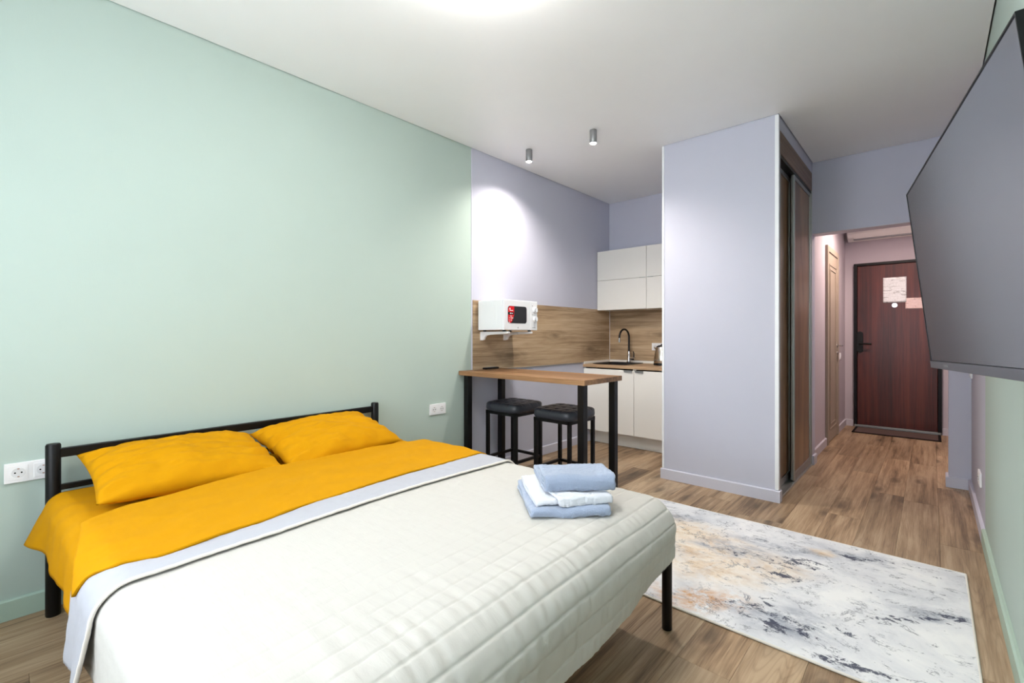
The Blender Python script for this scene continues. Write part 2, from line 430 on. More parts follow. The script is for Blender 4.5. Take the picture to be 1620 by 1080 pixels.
WX0, WX1, WZ0, WZ1 = .45, 2.70, .55, 2.40
struct(B(-.12, WX0, Y0 - .15, Y0, -.012, HT).box(WX1, X1 + .12, Y0 - .15, Y0, -.012, HT).box(WX0, WX1, Y0 - .15, Y0, -.012, WZ0).box(WX0, WX1, Y0 - .15, Y0, WZ1, HT).build('wall_rear', 'green_wall'))
wf = MB()
for x in (WX0, (WX0 + WX1) / 2 - .03, WX1 - .06): wf.box(x, x + .06, Y0 - .12, Y0 - .06, WZ0, WZ1)
for z in (WZ0, WZ1 - .06): wf.box(WX0, WX1, Y0 - .12, Y0 - .06, z, z + .06)
win = struct(wf.build('window_1', 'white_plastic', bevel=.005))
for x in (WX0 + .06, (WX0 + WX1) / 2 + .03):
    B(x, x + (WX1 - WX0) / 2 - .09, Y0 - .095, Y0 - .085, WZ0 + .06, WZ1 - .06).build('pane', 'window_glass', win, world=True)
B(WX0 - .04, WX1 + .04, Y0 - .05, Y0 + .12, WZ0 - .035, WZ0).build('window_sill', 'white_plastic', win, bevel=.006, world=True)
def trim(n, m, mat, **k): return struct(m.build('trim_%d' % n, mat, **k))
g = .0045
# white corner profiles of the partition, and the joint strip between the two wall colours
trim(6, B(1.184, 1.200, 3.649, 3.655, .086, HC - g).box(1.184, 1.190, 3.655, 3.675, .086, HC - g), 'white_trim')
trim(7, B(2.004, 2.028, 3.649, 3.655, .086, HC - g).box(2.022, 2.028, 3.655, 3.672, .086, HC - g), 'white_trim')
trim(8, B(0, .004, SPL - .006, SPL + .006, .086, HC - g), 'lilac_paint')
trim(9, B(1.985, X1, 4.901, 5.044, 2.064, 2.07), 'corridor_paint')
# baseboards with a small chamfer along the top
BH = .082
def base_run(name, mat, segs):
    m = MB()
    for (ax, lo, hi, face, sgn) in segs:
        t = .016 * sgn
        pts = [(face, 0), (face + t, 0), (face + t, BH - .005), (face + t * .6, BH), (face, BH)]
        if ax == 1: m.prism(pts, 1, lo, hi)
        else: m.prism(pts, 0, lo, hi)
    return struct(m.build(name, mat))
base_run('baseboard_left', 'green_paint', [(1, Y0, SPL, 0, 1)])
base_run('baseboard_kitchen', 'lilac_paint', [(1, SPL, 4.42, 0, 1)])
base_run('baseboard_right', 'green_paint', [(1, Y0, SPR, X1, -1)])
base_run('baseboard_right_corridor', 'lilac_paint', [(1, SPR, 4.905, X1, -1), (1, 5.04, YE, X1, -1)])
base_run('baseboard_partition', 'lilac_paint', [(0, 1.174, 2.038, 3.655, -1), (1, 3.655, 3.70, 2.022, 1), (1, 3.655, 4.42, 1.19, -1)])
base_run('baseboard_doorway', 'lilac_paint', [(0, 2.899, X1 - .016, 4.905, -1), (1, 4.905, 5.04, 2.915, -1), (1, 4.91, 5.045, 2.022, 1)])
base_run('baseboard_corridor', 'corridor_paint', [(1, 5.045, 5.87, 1.985, 1), (1, 6.66, YE, 1.985, 1)])
base_run('baseboard_entrance', 'corridor_paint', [(0, 1.985, 2.078, YE, -1), (0, 2.912, X1, YE, -1)])

# ------------------------------------------------------------------ entrance door, corridor door
d1 = struct(B(2.118, 2.872, YE - .035, YE - .002, .035, 2.03).build('door_1', 'door_mahogany', bevel=.004))
fr = MB(); fr.box(2.082, 2.116, YE - .05, YE, .03, 2.065).box(2.874, 2.908, YE - .05, YE, .03, 2.065).box(2.116, 2.874, YE - .05, YE, 2.032, 2.065)
fr.build('door_frame', 'black_metal', d1, bevel=.004, world=True)
B(2.09, 2.90, YE - .06, YE, 0, .032).build('threshold', 'aluminium', d1, bevel=.004, world=True)
pts = [(2.145 + .033 * math.cos(a) * 1.0, 1.075 + (.10 if math.sin(a) >= 0 else -.10) + .033 * math.sin(a)) for a in [2 * PI * i / 28 for i in range(28)]]
lk = MB().prism(pts, 1, YE - .060, YE - .034).build('lock_plate', 'black_plastic', d1, bevel=.004, world=True)
MB().tube([(2.145, YE - .055, 1.055), (2.145, YE - .095, 1.055), (2.16, YE - .10, 1.055), (2.265, YE - .10, 1.052)], .011, 10).build('lever', 'black_metal', lk, 'auto', world=True)
MB().disc((2.485, YE - .039, 1.525), .026, 1, .010, 28).build('peephole', 'chrome', d1, world=True)
d2 = struct(B(1.9855, 2.000, 5.935, 6.585, .012, 2.05).build('door_2', 'beige_door'))
fr = MB(); fr.box(1.9855, 2.010, 5.865, 5.932, 0, 2.115).box(1.9855, 2.010, 6.588, 6.655, 0, 2.115).box(1.9855, 2.010, 5.932, 6.588, 2.052, 2.115)
fr.build('door_frame', 'beige_door', d2, bevel=.004, world=True)
for z0, z1 in ((.14, 1.93),):
    m = MB(); y0, y1 = 6.02, 6.50
    for q in (0, .05):
        a = .014
        m.box(2.0, 2.006, y0 + q, y1 - q, z1 - q - a, z1 - q).box(2.0, 2.006, y0 + q, y1 - q, z0 + q, z0 + q + a)
        m.box(2.0, 2.006, y0 + q, y0 + q + a, z0 + q + a, z1 - q - a).box(2.0, 2.006, y1 - q - a, y1 - q, z0 + q + a, z1 - q - a)
    m.build('panel_moulding', 'beige_door', d2, bevel=.003, world=True)
hd = MB().disc((2.004, 6.545, 1.04), .024, 0, .010).build('handle_rose', 'chrome', d2, world=True)
MB().tube([(2.006, 6.545, 1.04), (2.05, 6.545, 1.04), (2.056, 6.535, 1.04), (2.056, 6.43, 1.04)], .008, 10).build('lever', 'chrome', hd, 'auto', world=True)
MB().disc((2.006, 6.545, .95), .022, 0, .014).build('lock_rose', 'chrome', d2, world=True)

# ------------------------------------------------------------------ wardrobe with sliding doors
wd = thing('sliding_wardrobe', 'built-in wardrobe with brown wood sliding doors in aluminium frames', 'wardrobe', (1.65, 4.30, 0))
def wp(m, n, mat, par=wd, **k): return m.build(n, mat, par, world=True, **k)
wp(B(1.252, 1.90, 3.72, 4.85, .03, 2.44), 'carcass', 'wardrobe_wood', bevel=.002)
wp(B(1.26, 2.022, 3.717, 4.90, 2.45, 2.608), 'top_fascia', 'wardrobe_wood_y', bevel=.002)
wp(B(1.93, 2.018, 3.74, 4.90, 2.425, 2.449), 'top_track', 'black_metal')
wp(B(1.92, 2.026, 3.72, 4.90, 0, .016), 'bottom_track', 'aluminium', bevel=.003)
wp(B(1.905, 2.020, 3.717, 3.740, .016, 2.449), 'side_post', 'grey_metal')
wp(B(1.985, 2.022, 4.888, 4.904, .016, 2.449), 'side_post', 'aluminium')
def leaf(y0, y1, x0, x1):
    p = wp(B(x0 + .008, x1 - .010, y0 + .03, y1 - .03, .045, 2.40), 'door_panel', 'wardrobe_wood')
    m = B(x0, x1, y0, y0 + .032, .018, 2.424); wp(m, 'door_stile', 'aluminium', p, bevel=.006)
    m = B(x0, x1, y1 - .032, y1, .018, 2.424); wp(m, 'door_stile', 'aluminium', p, bevel=.006)
    wp(B(x0 + .003, x1 - .003, y0 + .03, y1 - .03, .018, .075), 'door_rail', 'grey_metal', p)
    wp(B(x0 + .003, x1 - .003, y0 + .03, y1 - .03, 2.39, 2.424), 'door_rail', 'grey_metal', p)
leaf(4.20, 4.885, 1.992, 2.018); leaf(3.742, 4.31, 1.948, 1.974)

# ------------------------------------------------------------------ kitchen
CT = .850
def kp(m, n, mat, par, **k): return m.build(n, mat, par, world=True, **k)
KX0, KX1, XM = .004, 1.188, .598
tag(B(.0005, .0085, SPL + .008, YB - .012, .868, 1.452).build('splashback_panel', 'splash_oak_y', bevel=.001), 'long oak-look splashback panel on the wall behind the bar table', 'splashback')
tag(B(.012, 1.189, YB - .0085, YB - .0005, .878, 1.452).build('splashback_panel', 'splash_oak_x', bevel=.001), 'oak-look splashback panel behind the sink and kettle', 'splashback')
trim(10, B(.0, .011, YB - .012, YB, .86, 1.452), 'white_trim')
trim(11, B(.0, .010, SPL + .008, YB - .6, .858, .868), 'grey_metal')
for i, (a, b, lab) in enumerate(((KX0, XM, 'white base cabinet under the sink, next to the bar table'), (XM, KX1, 'white base cabinet beside the partition, under the kettle'))):
    c = thing('base_cabinet', lab, 'cabinet', ((a + b) / 2, 4.57, 0), 0, 'white base kitchen cabinets')
    kp(B(a, a + .016, 4.318, YB - .014, .145, CT - .03).box(b - .016, b, 4.318, YB - .014, .145, CT - .03).box(a + .016, b - .016, 4.318, YB - .014, .145, .161).box(a + .016, b - .016, YB - .022, YB - .014, .161, CT - .03), 'carcass', 'white_laminate', c)
    kp(B(a, b, 4.42, 4.436, 0, .146), 'plinth', 'white_laminate', c, bevel=.001)
    d = kp(B(a + .002, b - .002, 4.298, 4.317, .150, CT - .045), 'door', 'white_laminate', c, bevel=.0015)
    hx = b - .105 if i == 0 else a + .015
    kp(B(hx, hx + .09, 4.288, 4.299, CT - .052, CT - .045).box(hx, hx + .09, 4.286, 4.289, CT - .062, CT - .045), 'handle', 'aluminium', d)
SX0, SX1, SY0, SY1 = .075, .455, 4.375, 4.795
ct = MB()
for x0, x1, y0, y1 in ((KX0, SX0 + .015, 4.288, YB - .013), (SX1 - .015, KX1, 4.288, YB - .013), (SX0 + .015, SX1 - .015, 4.288, SY0 + .015), (SX0 + .015, SX1 - .015, SY1 - .015, YB - .013)):
    ct.box(x0, x1, y0, y1, CT - .03, CT)
ct = tag(ct.build('worktop', 'counter_oak'), 'oak-look kitchen worktop with a cutout for the black sink', 'worktop')
B(KX0, KX1, YB - .026, YB - .0125, CT - .001, CT + .026).box(KX0 + .005, KX0 + .018, 4.292, YB - .026, CT - .001, CT + .026).build('upstand', 'white_laminate', ct, bevel=.004, world=True)
sk = thing('sink', 'square black composite sink set into the worktop', 'sink', ((SX0 + SX1) / 2, (SY0 + SY1) / 2, CT))
m = MB(); r0, r1 = CT + .001, CT + .008
m.box(SX0, SX1, SY0, SY0 + .035, r0, r1).box(SX0, SX1, SY1 - .085, SY1, r0, r1).box(SX0, SX0 + .035, SY0 + .035, SY1 - .085, r0, r1).box(SX1 - .035, SX1, SY0 + .035, SY1 - .085, r0, r1)
kp(m, 'rim', 'sink_black', sk, bevel=.002)
m = MB(); a, b, c_, d_, zb = SX0 + .033, SX1 - .033, SY0 + .033, SY1 - .083, CT - .16
m.box(a, b, c_, c_ + .008, zb, r0 + .002).box(a, b, d_ - .008, d_, zb, r0 + .002).box(a, a + .008, c_, d_, zb, r0 + .002).box(b - .008, b, c_, d_, zb, r0 + .002).box(a, b, c_, d_, zb - .006, zb)
kp(m, 'bowl', 'sink_black', sk)
FXY = (.305, 4.752)
fc = thing('faucet', 'kitchen faucet with black flexible hose and chrome base on the black sink', 'faucet', (FXY[0], FXY[1], CT + .008))
m = MB().lathe([(.0, 0), (.026, 0), (.026, .008), (.019, .012), (.018, .075), (.014, .085), (.014, .125), (.0, .125)])
m.build('base', 'chrome', fc, 'auto')
hp = [(0, 0, .12)] + [(0, 0, .12 + .04 * i) for i in range(1, 5)]
for i in range(1, 13):
    a = PI * i / 12 * .93; hp.append((-.01 * (1 - math.cos(a)), -.088 * (1 - math.cos(a)), .28 + .088 * math.sin(a)))
x, y, z = hp[-1]; hp.append((x, y - .003, z - .03))
MB().tube(hp, .0105, 12).build('hose', 'black_plastic', fc, 'auto')
MB().tube([(x, y - .003, z - .028), (x, y - .008, z - .075)], [.0115, .014], 14).build('nozzle', 'chrome', fc, 'auto')
MB().tube([(.012, -.004, .045), (.075, -.008, .045)], .017, 14).build('valve', 'chrome', fc, 'auto')
MB().tube([(.062, -.008, .05), (.064, -.008, .10), (.056, -.008, .125)], [.008, .006, .005], 10).build('lever', 'black_plastic', fc, 'auto')
kt = thing('electric_kettle', 'brushed steel electric kettle with black base and handle', 'kettle', (.745, 4.63, CT + .0005))
MB().lathe([(0, 0), (.084, 0), (.086, .006), (.084, .024), (0, .024)]).build('base', 'black_plastic', kt, 'auto')
MB().lathe([(0, .024), (.080, .024), (.083, .035), (.080, .08), (.070, .14), (.058, .185), (.055, .19), (0, .19)]).build('body', 'steel', kt, 'auto')
MB().lathe([(0, .188), (.055, .188), (.053, .198), (.03, .207), (.012, .209), (.011, .222), (0, .222)]).build('lid', 'black_plastic', kt, 'auto')
MB().tube([(.045, 0, .197), (.085, 0, .207), (.122, 0, .19), (.126, 0, .15), (.118, 0, .09), (.096, 0, .05), (.079, 0, .045)], [.009, .011, .012, .012, .011, .010, .009], 10).build('handle', 'black_plastic', kt, 'auto')
MB().prism([(-.052, .150), (-.056, .188), (-.084, .188), (-.078, .172), (-.060, .152)], 1, -.014, .014).build('spout', 'steel', kt, bevel=.004)
UZ0, UZM, UZ1, UY = 1.440, 1.772, 2.100, 4.575
for i, (a, b) in enumerate(((KX0, XM), (XM, KX1))):
    for j, (z0, z1) in enumerate(((UZ0, UZM), (UZM, UZ1))):
        lab = ('white wall cabinet, ' + ('lower' if j == 0 else 'upper') + (' one by the corner of the lilac wall' if i == 0 else ' one against the partition'))
        c = thing('wall_cabinet', lab, 'cabinet', ((a + b) / 2, 4.70, z0), 0, 'white wall kitchen cabinets')
        kp(B(a, b, UY + .019, YB - (.0085 if j == 0 else .001), z0, z1 - .0005), 'carcass', 'white_laminate', c)
        d = kp(B(a + .0015, b - .0015, UY, UY + .018, z0 + .0015, z1 - .0015), 'door', 'white_laminate', c, bevel=.001)
        if j == 0:
            hx = b - .075 if i == 0 else a + .015
            kp(B(hx, hx + .06, UY - .010, UY + .004, z1 - .0035, z1 + .0005), 'handle', 'aluminium', d)
# ------------------------------------------------------------------ sockets and switches
def socket_plate(n, m_axis, c, lab, group, gangs=2, sgn=1, size=.081):
    """faces +x (axis 0) or -y (axis 1) or -x (axis 0, sgn -1). c = lower corner on the wall face"""
    t = thing(n, lab, 'socket' if gangs else 'switch', c, 0, group)
    W = size + (gangs - 1) * .0735
    def P(u, d, z):        # u along the wall, d outwards
        return (d * sgn, u, z) if m_axis == 0 else (u, -d, z)
    def bx(u0, u1, d0, d1, z0, z1):
        p, q = P(u0, d0, z0), P(u1, d1, z1)
        return B(min(p[0], q[0]), max(p[0], q[0]), min(p[1], q[1]), max(p[1], q[1]), z0, z1)
    bx(0, W, 0, .010, 0, size).build('plate', 'white_plastic', t, bevel=.002)
    for gi in range(gangs):
        u = size / 2 + gi * .0735
        fi = bx(u - .0285, u + .0285, .0095, .0115, size / 2 - .0285, size / 2 + .0285).build('insert', 'white_plastic', t, bevel=.0008)
        ax = 0 if m_axis == 0 else 1
        # recessed round well read as a ring, with two pin holes and earth clips
        rg = MB(); n2 = 28
        for q, (r, d) in enumerate(((.0205, .0118), (.0185, .0124), (.0180, .0116), (0.0001, .0116))):
            for k in range(n2):
                a = 2 * PI * k / n2; rg.v.append(P(u + r * math.cos(a), d, size / 2 + r * math.sin(a)))
        for q in range(3):
            for k in range(n2): rg.f.append((q * n2 + k, q * n2 + (k + 1) % n2, (q + 1) * n2 + (k + 1) % n2, (q + 1) * n2 + k))
        rg.build('socket_well', 'socket_grey', fi)
        for du in (-.0095, .0095): MB().disc(P(u + du, .0120, size / 2), .0030, ax, .0012, 12).build('pin_hole', 'hole_black', fi)
        for dz in (-.016, .016): bx(u - .003, u + .003, .0117, .0130, size / 2 + dz - .0015, size / 2 + dz + .0015).build('earth_clip', 'screw_brass', fi)
    return t
socket_plate('wall_socket', 0, (0, .034, .556), 'white double wall socket half behind the black headboard post', 'white double sockets on the green wall')
socket_plate('wall_socket', 0, (0, 2.203, .558), 'white double wall socket between the bed and the bar table', 'white double sockets on the green wall')
socket_plate('wall_socket', 1, (.535, YB - .008, .995), 'white double wall socket on the wood splashback behind the kettle', 'white kitchen sockets')
socket_plate('wall_socket', 0, (X1, 3.93, .255), 'white double socket low on the lilac wall beside the doorway pier', 'white sockets on the lilac wall', sgn=-1)
def switch(loc, lab, ax, sgn):
    t = thing('light_switch', lab, 'switch', loc)
    s = .081
    if ax == 0:
        f = lambda a, b, d0, d1, z0, z1: B(min(d0 * sgn, d1 * sgn), max(d0 * sgn, d1 * sgn), a, b, z0, z1)
    f(0, s, 0, .010, 0, s).build('plate', 'white_plastic', t, bevel=.002)
    f(.013, s - .013, .0095, .014, .013, s - .013).build('rocker', 'white_plastic', t, bevel=.0015)
switch((1.985, 6.87, .865), 'white light switch beside the beige corridor door', 0, 1)
switch((X1, 4.775, .845), 'white light switch on the lilac wall under the television', 0, -1)
t = thing('wall_sensor', 'tiny white sensor high on the kitchen edge of the partition', 'sensor', (1.19, 3.69, 2.315))
B(-.014, 0, 0, .04, 0, .055).build('housing', 'white_plastic', t, bevel=.003)
B(-.018, -.0135, .008, .032, .008, .03).build('lens', 'socket_grey', t, bevel=.002)

# ------------------------------------------------------------------ bar table, stools, remote
tb = thing('bar_table', 'tall narrow oak-look bar table on square black legs', 'table', (.595, 2.738, 0))
kp(B(.004, 1.190, 2.494, 2.975, .843, .877), 'tabletop', 'table_oak', tb, bevel=.002)
for x in (.052, 1.138):
    for y in (2.552, 2.944):
        kp(B(x - .024, x + .024, y - .024, y + .024, 0, .8435), 'leg', 'black_metal', tb, bevel=.003)
def cushion():
    n = 44; hw = .182; top = []; m = MB()
    def H(u, v):
        e = max(abs(u), abs(v)); rr = (abs(u) ** 6 + abs(v) ** 6) ** (1 / 6)
        edge = max(0.0, 1 - max(0, (rr - .80) / .20) ** 2.2)
        h = .042 + .028 * math.sqrt(edge)
        # tufting: 3x3 buttons, grooves between them
        for bu in (-.5, 0, .5):
            for bv in (-.5, 0, .5):
                d2 = ((u - bu) ** 2 + (v - bv) ** 2); h -= .011 * math.exp(-d2 / .006)
        for bu in (-.5, 0, .5):
            h -= .0055 * (math.exp(-((u - bu) / .035) ** 2) + math.exp(-((v - bu) / .035) ** 2)) * (1 if rr < .96 else .3)
        return h
    P = []
    for i in range(n + 1):
        row = []
        for j in range(n + 1):
            u, v = i / n * 2 - 1, j / n * 2 - 1
            rr = max(abs(u), abs(v)); l = math.hypot(u, v) or 1
            q = (abs(u) ** 5 + abs(v) ** 5) ** .2 or 1
            k = rr / q
            row.append((u * k * hw, v * k * hw, H(u * k, v * k)))
        P.append(row)
    m.grid(P); b = len(m.v)
    # side wall going down and slightly in
    ring = [i * (n + 1) for i in range(n)] + [n * (n + 1) + j for j in range(n)] + [(n - i) * (n + 1) + n for i in range(n)] + [n - j for j in range(n)]
    prev = ring
    for s_, z in ((1.012, .026), (1.0, .010), (.955, 0.0)):
        cur = []
        for r in ring:
            x, y, _ = m.v[r]; m.v.append((x * s_, y * s_, z)); cur.append(len(m.v) - 1)
        for k in range(len(ring)):
            m.f.append((prev[k], prev[(k + 1) % len(ring)], cur[(k + 1) % len(ring)], cur[k]))
        prev = cur
    m.f.append(tuple(reversed(prev)))
    return m
st = thing('bar_stool', 'black tufted leather bar stool with square steel frame', 'stool', (.30, 2.83, 0), 0, 'black stools at the bar table')
cu = cushion()
cu.v = [(x, y, z + .560) for x, y, z in cu.v]
cu.build('seat', 'black_leather', st, True)
for sx in (-1, 1):
    for sy in (-1, 1):
        B(sx * .15 - .0125, sx * .15 + .0125, sy * .15 - .0125, sy * .15 + .0125, 0, .556).build('leg', 'black_metal', st, bevel=.002)
m = MB()
for s_ in (-1, 1):
    m.box(-.1625, .1625, s_ * .15 - .0125, s_ * .15 + .0125, .536, .561).box(s_ * .15 - .0125, s_ * .15 + .0125, -.137, .137, .536, .561)
m.build('seat_frame', 'black_metal', st)
for s_ in (-1, 1):
    B(-.138, .138, s_ * .15 - .010, s_ * .15 + .010, .175, .195).build('stretcher', 'black_metal', st)
    B(s_ * .15 - .010, s_ * .15 + .010, -.138, .138, .175, .195).build('stretcher', 'black_metal', st)
s2 = copy_tree(st); s2.location = (.79, 2.84, 0)
st['label'] = 'black tufted leather bar stool nearest the wall under the bar table'
s2['label'] = 'black tufted leather bar stool by the free end of the bar table'
rm = thing('remote_control', 'slim black remote control lying on the bar table by the wall', 'remote', (.045, 2.82, .877), .06)
B(-.021, .021, -.085, .085, 0, .015).build('body', 'black_plastic', rm, bevel=.005)
m = MB()
for i in range(6):
    for j in (-.011, 0, .011): m.disc((j, -.055 + i * .02, .0155), .0035, 2, .003, 10)
m.build('buttons', 'grey_metal', rm)['kind'] = 'stuff'

# ------------------------------------------------------------------ microwave on its brackets
MX, MY0, MY1, MZ0, MZ1 = .318, 2.692, 3.106, 1.204, 1.446
mw = thing('microwave', 'white microwave oven with two dials and a red sticker on its door', 'microwave', (.165, 2.90, MZ0 - .012))
def mp(m, n, mat, par=mw, **k): return m.build(n, mat, par, world=True, **k)
mp(B(.022, MX - .022, MY0, MY1, MZ0, MZ1), 'body', 'microwave_white', bevel=.005)
sp_ = MB(); y = MY0 - .0012       # embossed side panel outline
for a, b, c_, d_ in ((.055, .225, MZ0 + .035, MZ0 + .039), (.055, .225, MZ1 - .039, MZ1 - .035), (.051, .055, MZ0 + .039, MZ1 - .039), (.225, .229, MZ0 + .039, MZ1 - .039)):
    sp_.box(a, b, y, MY0 + .001, c_, d_)
mp(sp_, 'side_emboss', 'microwave_white')
YD = MY0 + .318
dr = mp(B(MX - .021, MX, MY0, YD, MZ0, MZ1), 'door', 'microwave_white', bevel=.004)
def rrect(y0, y1, z0, z1, r, n=6):
    p = []
    for cy, cz, a0 in ((y1 - r, z1 - r, 0), (y0 + r, z1 - r, PI / 2), (y0 + r, z0 + r, PI), (y1 - r, z0 + r, 1.5 * PI)):
        for i in range(n + 1):
            a = a0 + PI / 2 * i / n; p.append((cy + r * math.cos(a), cz + r * math.sin(a)))
    return p
wy0, wy1, wz0, wz1 = MY0 + .042, MY0 + .272, MZ0 + .054, MZ1 - .050
mp(MB().prism(rrect(wy0, wy1, wz0, wz1, .022), 0, MX - .002, MX + .0015), 'window', 'microwave_glass', dr)
# red advertising sticker with its lighter print
red = [(wy0 + .002, wz1 - .022), (wy0 + .02, wz1 - .002), (wy0 + .074, wz1 - .002), (wy0 + .072, wz1 - .07), (wy0 + .066, wz0 + .05), (wy0 + .05, wz0 + .018), (wy0 + .03, wz0 + .002), (wy0 + .014, wz0 + .004), (wy0 + .002, wz0 + .022)]
stk = mp(MB().prism(red, 0, MX + .0014, MX + .0022), 'sticker', 'sticker_red', dr)
mp(B(MX + .0020, MX + .0026, wy0 + .002, wy0 + .068, wz1 - .070, wz1 - .049), 'sticker_band', 'hole_black', stk)
pr = MB()
zz = wz1
for y0, y1, z0, z1 in ((.016, .028, -.030, -.016), (.020, .058, -.039, -.033), (.022, .034, -.064, -.054), (.036, .040, -.062, -.055), (.043, .056, -.062, -.056),
                       (.024, .046, -.083, -.077), (.016, .019, -.100, -.090), (.030, .034, -.100, -.090), (.040, .044, -.102, -.088), (.050, .060, -.100, -.091),
                       (.014, .018, -.117, -.108), (.032, .042, -.118, -.108), (.013, .020, -.136, -.125)):
    pr.box(MX + .0022, MX + .0030, wy0 + y0, wy0 + y1, zz + z0, zz + z1)
mp(pr, 'sticker_print', 'sticker_white', stk)
mp(MB().prism([(MY0 + .158, MZ0 + .014), (MY0 + .170, MZ0 + .014), (MY0 + .164, MZ0 + .027)], 0, MX, MX + .0012), 'logo', 'grey_metal', dr)
cp = mp(B(MX - .021, MX, YD + .002, MY1, MZ0, MZ1), 'control_panel', 'microwave_white', bevel=.004)
for zc in (MZ0 + .093, MZ0 + .168):
    yk = (YD + MY1) / 2 + .012
    kn = mp(MB().disc((MX + .006, yk, zc), .0245, 0, .014, 32), 'dial', 'microwave_white', cp, bevel=.003)
    mp(MB().disc((MX + .016, yk, zc), .0185, 0, .012, 32), 'dial_cap', 'chrome', kn, bevel=.002)
    mp(B(MX + .0215, MX + .030, yk - .005, yk + .005, zc - .017, zc + .017), 'dial_grip', 'microwave_white', kn, bevel=.002)
    mp(B(MX - .0005, MX + .001, yk - .036, yk - .024, zc + .034, zc + .038), 'dial_mark', 'grey_metal', cp)
mp(B(MX - .0005, MX + .001, YD + .03, YD + .068, MZ0 + .018, MZ0 + .022), 'brand_mark', 'grey_metal', cp)
for x in (.05, .27):
    for yy in (MY0 + .05, MY1 - .05): mp(MB().disc((x, yy, MZ0 - .006), .014, 2, .012, 16), 'foot', 'black_plastic')
bk = thing('microwave_bracket', 'pair of white folding wall brackets carrying the microwave', 'bracket', (.008, 2.90, 1.13))
for yy in (MY0 + .055, MY1 - .075):
    pts = [(.008, 1.122), (.040, 1.122), (.050, 1.142), (.068, 1.158), (.105, 1.165), (.300, 1.174), (.312, 1.180), (.300, 1.1915), (.008, 1.1915)]
    m = MB().prism(pts, 1, yy - .011, yy + .011)
    a = kp(m, 'arm', 'white_plastic', bk, bevel=.003)
    kp(B(.008, .013, yy - .018, yy + .018, 1.118, 1.19), 'wall_plate', 'white_plastic', a, bevel=.001)
    kp(B(.285, .318, yy - .013, yy + .013, 1.176, 1.1915), 'end_cap', 'white_plastic', a, bevel=.003)
kp(B(.16, .18, MY0 + .05, MY1 - .07, 1.168, 1.176), 'cross_bar', 'white_plastic', bk)

# ------------------------------------------------------------------ lamps
def spot_lamp(loc, lab, group, power, glow, col, size=2.5, sfx=''):
    t = thing('ceiling_spotlight' + sfx, lab, 'lamp', loc, 0, group)
    MB().lathe([(.026, 0), (.0275, .002), (.0275, .098), (.026, .100), (.0, .100)] + [(.0, .03), (.022, .03), (.0225, .004), (.026, 0)], caps=False).build('housing', 'grey_metal', t, 'auto')
    MB().lathe([(0, -.006), (.012, -.004), (.020, .004), (.0215, .012), (.0215, .030), (0, .030)]).build('bulb' + sfx, glow, t)
    l = bpy.data.lights.new('spot_light' + sfx, 'SPOT'); l.energy = power; l.spot_size = size; l.spot_blend = .7; l.shadow_soft_size = .02; l.color = col
    o = bpy.data.objects.new('spot_light' + sfx, l); C.objects.link(o); o.parent = t; o.location = (0, 0, -.012)
    return t
spot_lamp((.331, 2.981, 2.60), 'small grey cylinder ceiling spotlight close to the lilac wall', 'grey cylinder ceiling spotlights', 20, 'spot_glow', (1, .92, .84))
spot_lamp((.927, 3.017, 2.60), 'small grey cylinder ceiling spotlight above the free end of the bar table', 'grey cylinder ceiling spotlights', 20, 'spot_glow', (1, .92, .84))
t = thing('ceiling_lamp_offscreen', 'round white flush ceiling lamp above the foot of the bed', 'lamp', (1.57, 1.22, 2.59))
MB().lathe([(0, .095), (.165, .095), (.168, .098), (.168, .110), (0, .110)], n=48).build('housing', 'white_plastic', t, 'auto')
MB().lathe([(0, .0), (.14, .0), (.168, .006), (.182, .020), (.182, .082), (.172, .096), (0, .096)], n=48).build('diffuser_offscreen', 'lamp_glow', t, 'auto')
spot_lamp((2.55, 6.10, 2.60), 'small ceiling spotlight over the corridor behind the lintel', 'corridor spotlights', 45, 'hall_glow', (1, .80, .70), 2.9, '_offscreen')
# air conditioner over the entrance door
ac = thing('air_conditioner', 'white wall air conditioner above the dark red entrance door', 'air conditioner', (2.42, YE, 2.33))
prof = [(YE, 2.36), (YE - .06, 2.345), (YE - .17, 2.375), (YE - .205, 2.42), (YE - .215, 2.60), (YE - .19, 2.635), (YE, 2.635)]
kp(MB().prism(prof, 0, 2.025, 2.83), 'body', 'ac_white', ac, bevel=.008)
kp(MB().prism([(YE - .172, 2.366), (YE - .212, 2.418), (YE - .216, 2.422), (YE - .176, 2.364)], 0, 2.10, 2.77), 'louvre', 'ac_white', ac)
kp(B(2.09, 2.78, YE - .165, YE - .10, 2.352, 2.364), 'air_outlet', 'grey_metal', ac)

# ------------------------------------------------------------------ papers on the door, doormat
def sheet(x0, x1, z0, z1, mat, lab, cat):
    m = MB(); n = 14; P = []
    for i in range(n + 1):
        P.append([(x0 + (x1 - x0) * i / n, YE - .0375 - .002 - .003 * (fbm(i * .4, j * .5, x0) * .5 + .3) * min(1, 4 * i / n, 4 * (1 - i / n)), z0 + (z1 - z0) * j / n) for j in range(n + 1)])
    return tag(m.grid(P).build(cat, mat, smooth=True, solid=.0008), lab, 'paper')
sheet(2.375, 2.595, 1.560, 1.866, 'paper_notice', 'crumpled white paper notice in a clear sleeve taped to the entrance door', 'paper_notice')
sheet(2.585, 2.762, 1.478, 1.606, 'paper_slip', 'small pinkish paper slip taped to the entrance door below the notice', 'paper_slip')
mt = thing('doormat', 'dark brown ribbed doormat with black border before the entrance door', 'doormat', (2.50, 7.09, 0))
kp(B(2.13, 2.875, 6.915, 7.285, 0.0, .010), 'pile', 'mat_brown', mt)
m = B(2.105, 2.90, 6.885, 6.915, 0, .008).box(2.105, 2.90, 7.285, 7.312, 0, .008).box(2.105, 2.13, 6.915, 7.285, 0, .008).box(2.875, 2.90, 6.915, 7.285, 0, .008)
kp(m, 'border', 'mat_edge', mt)

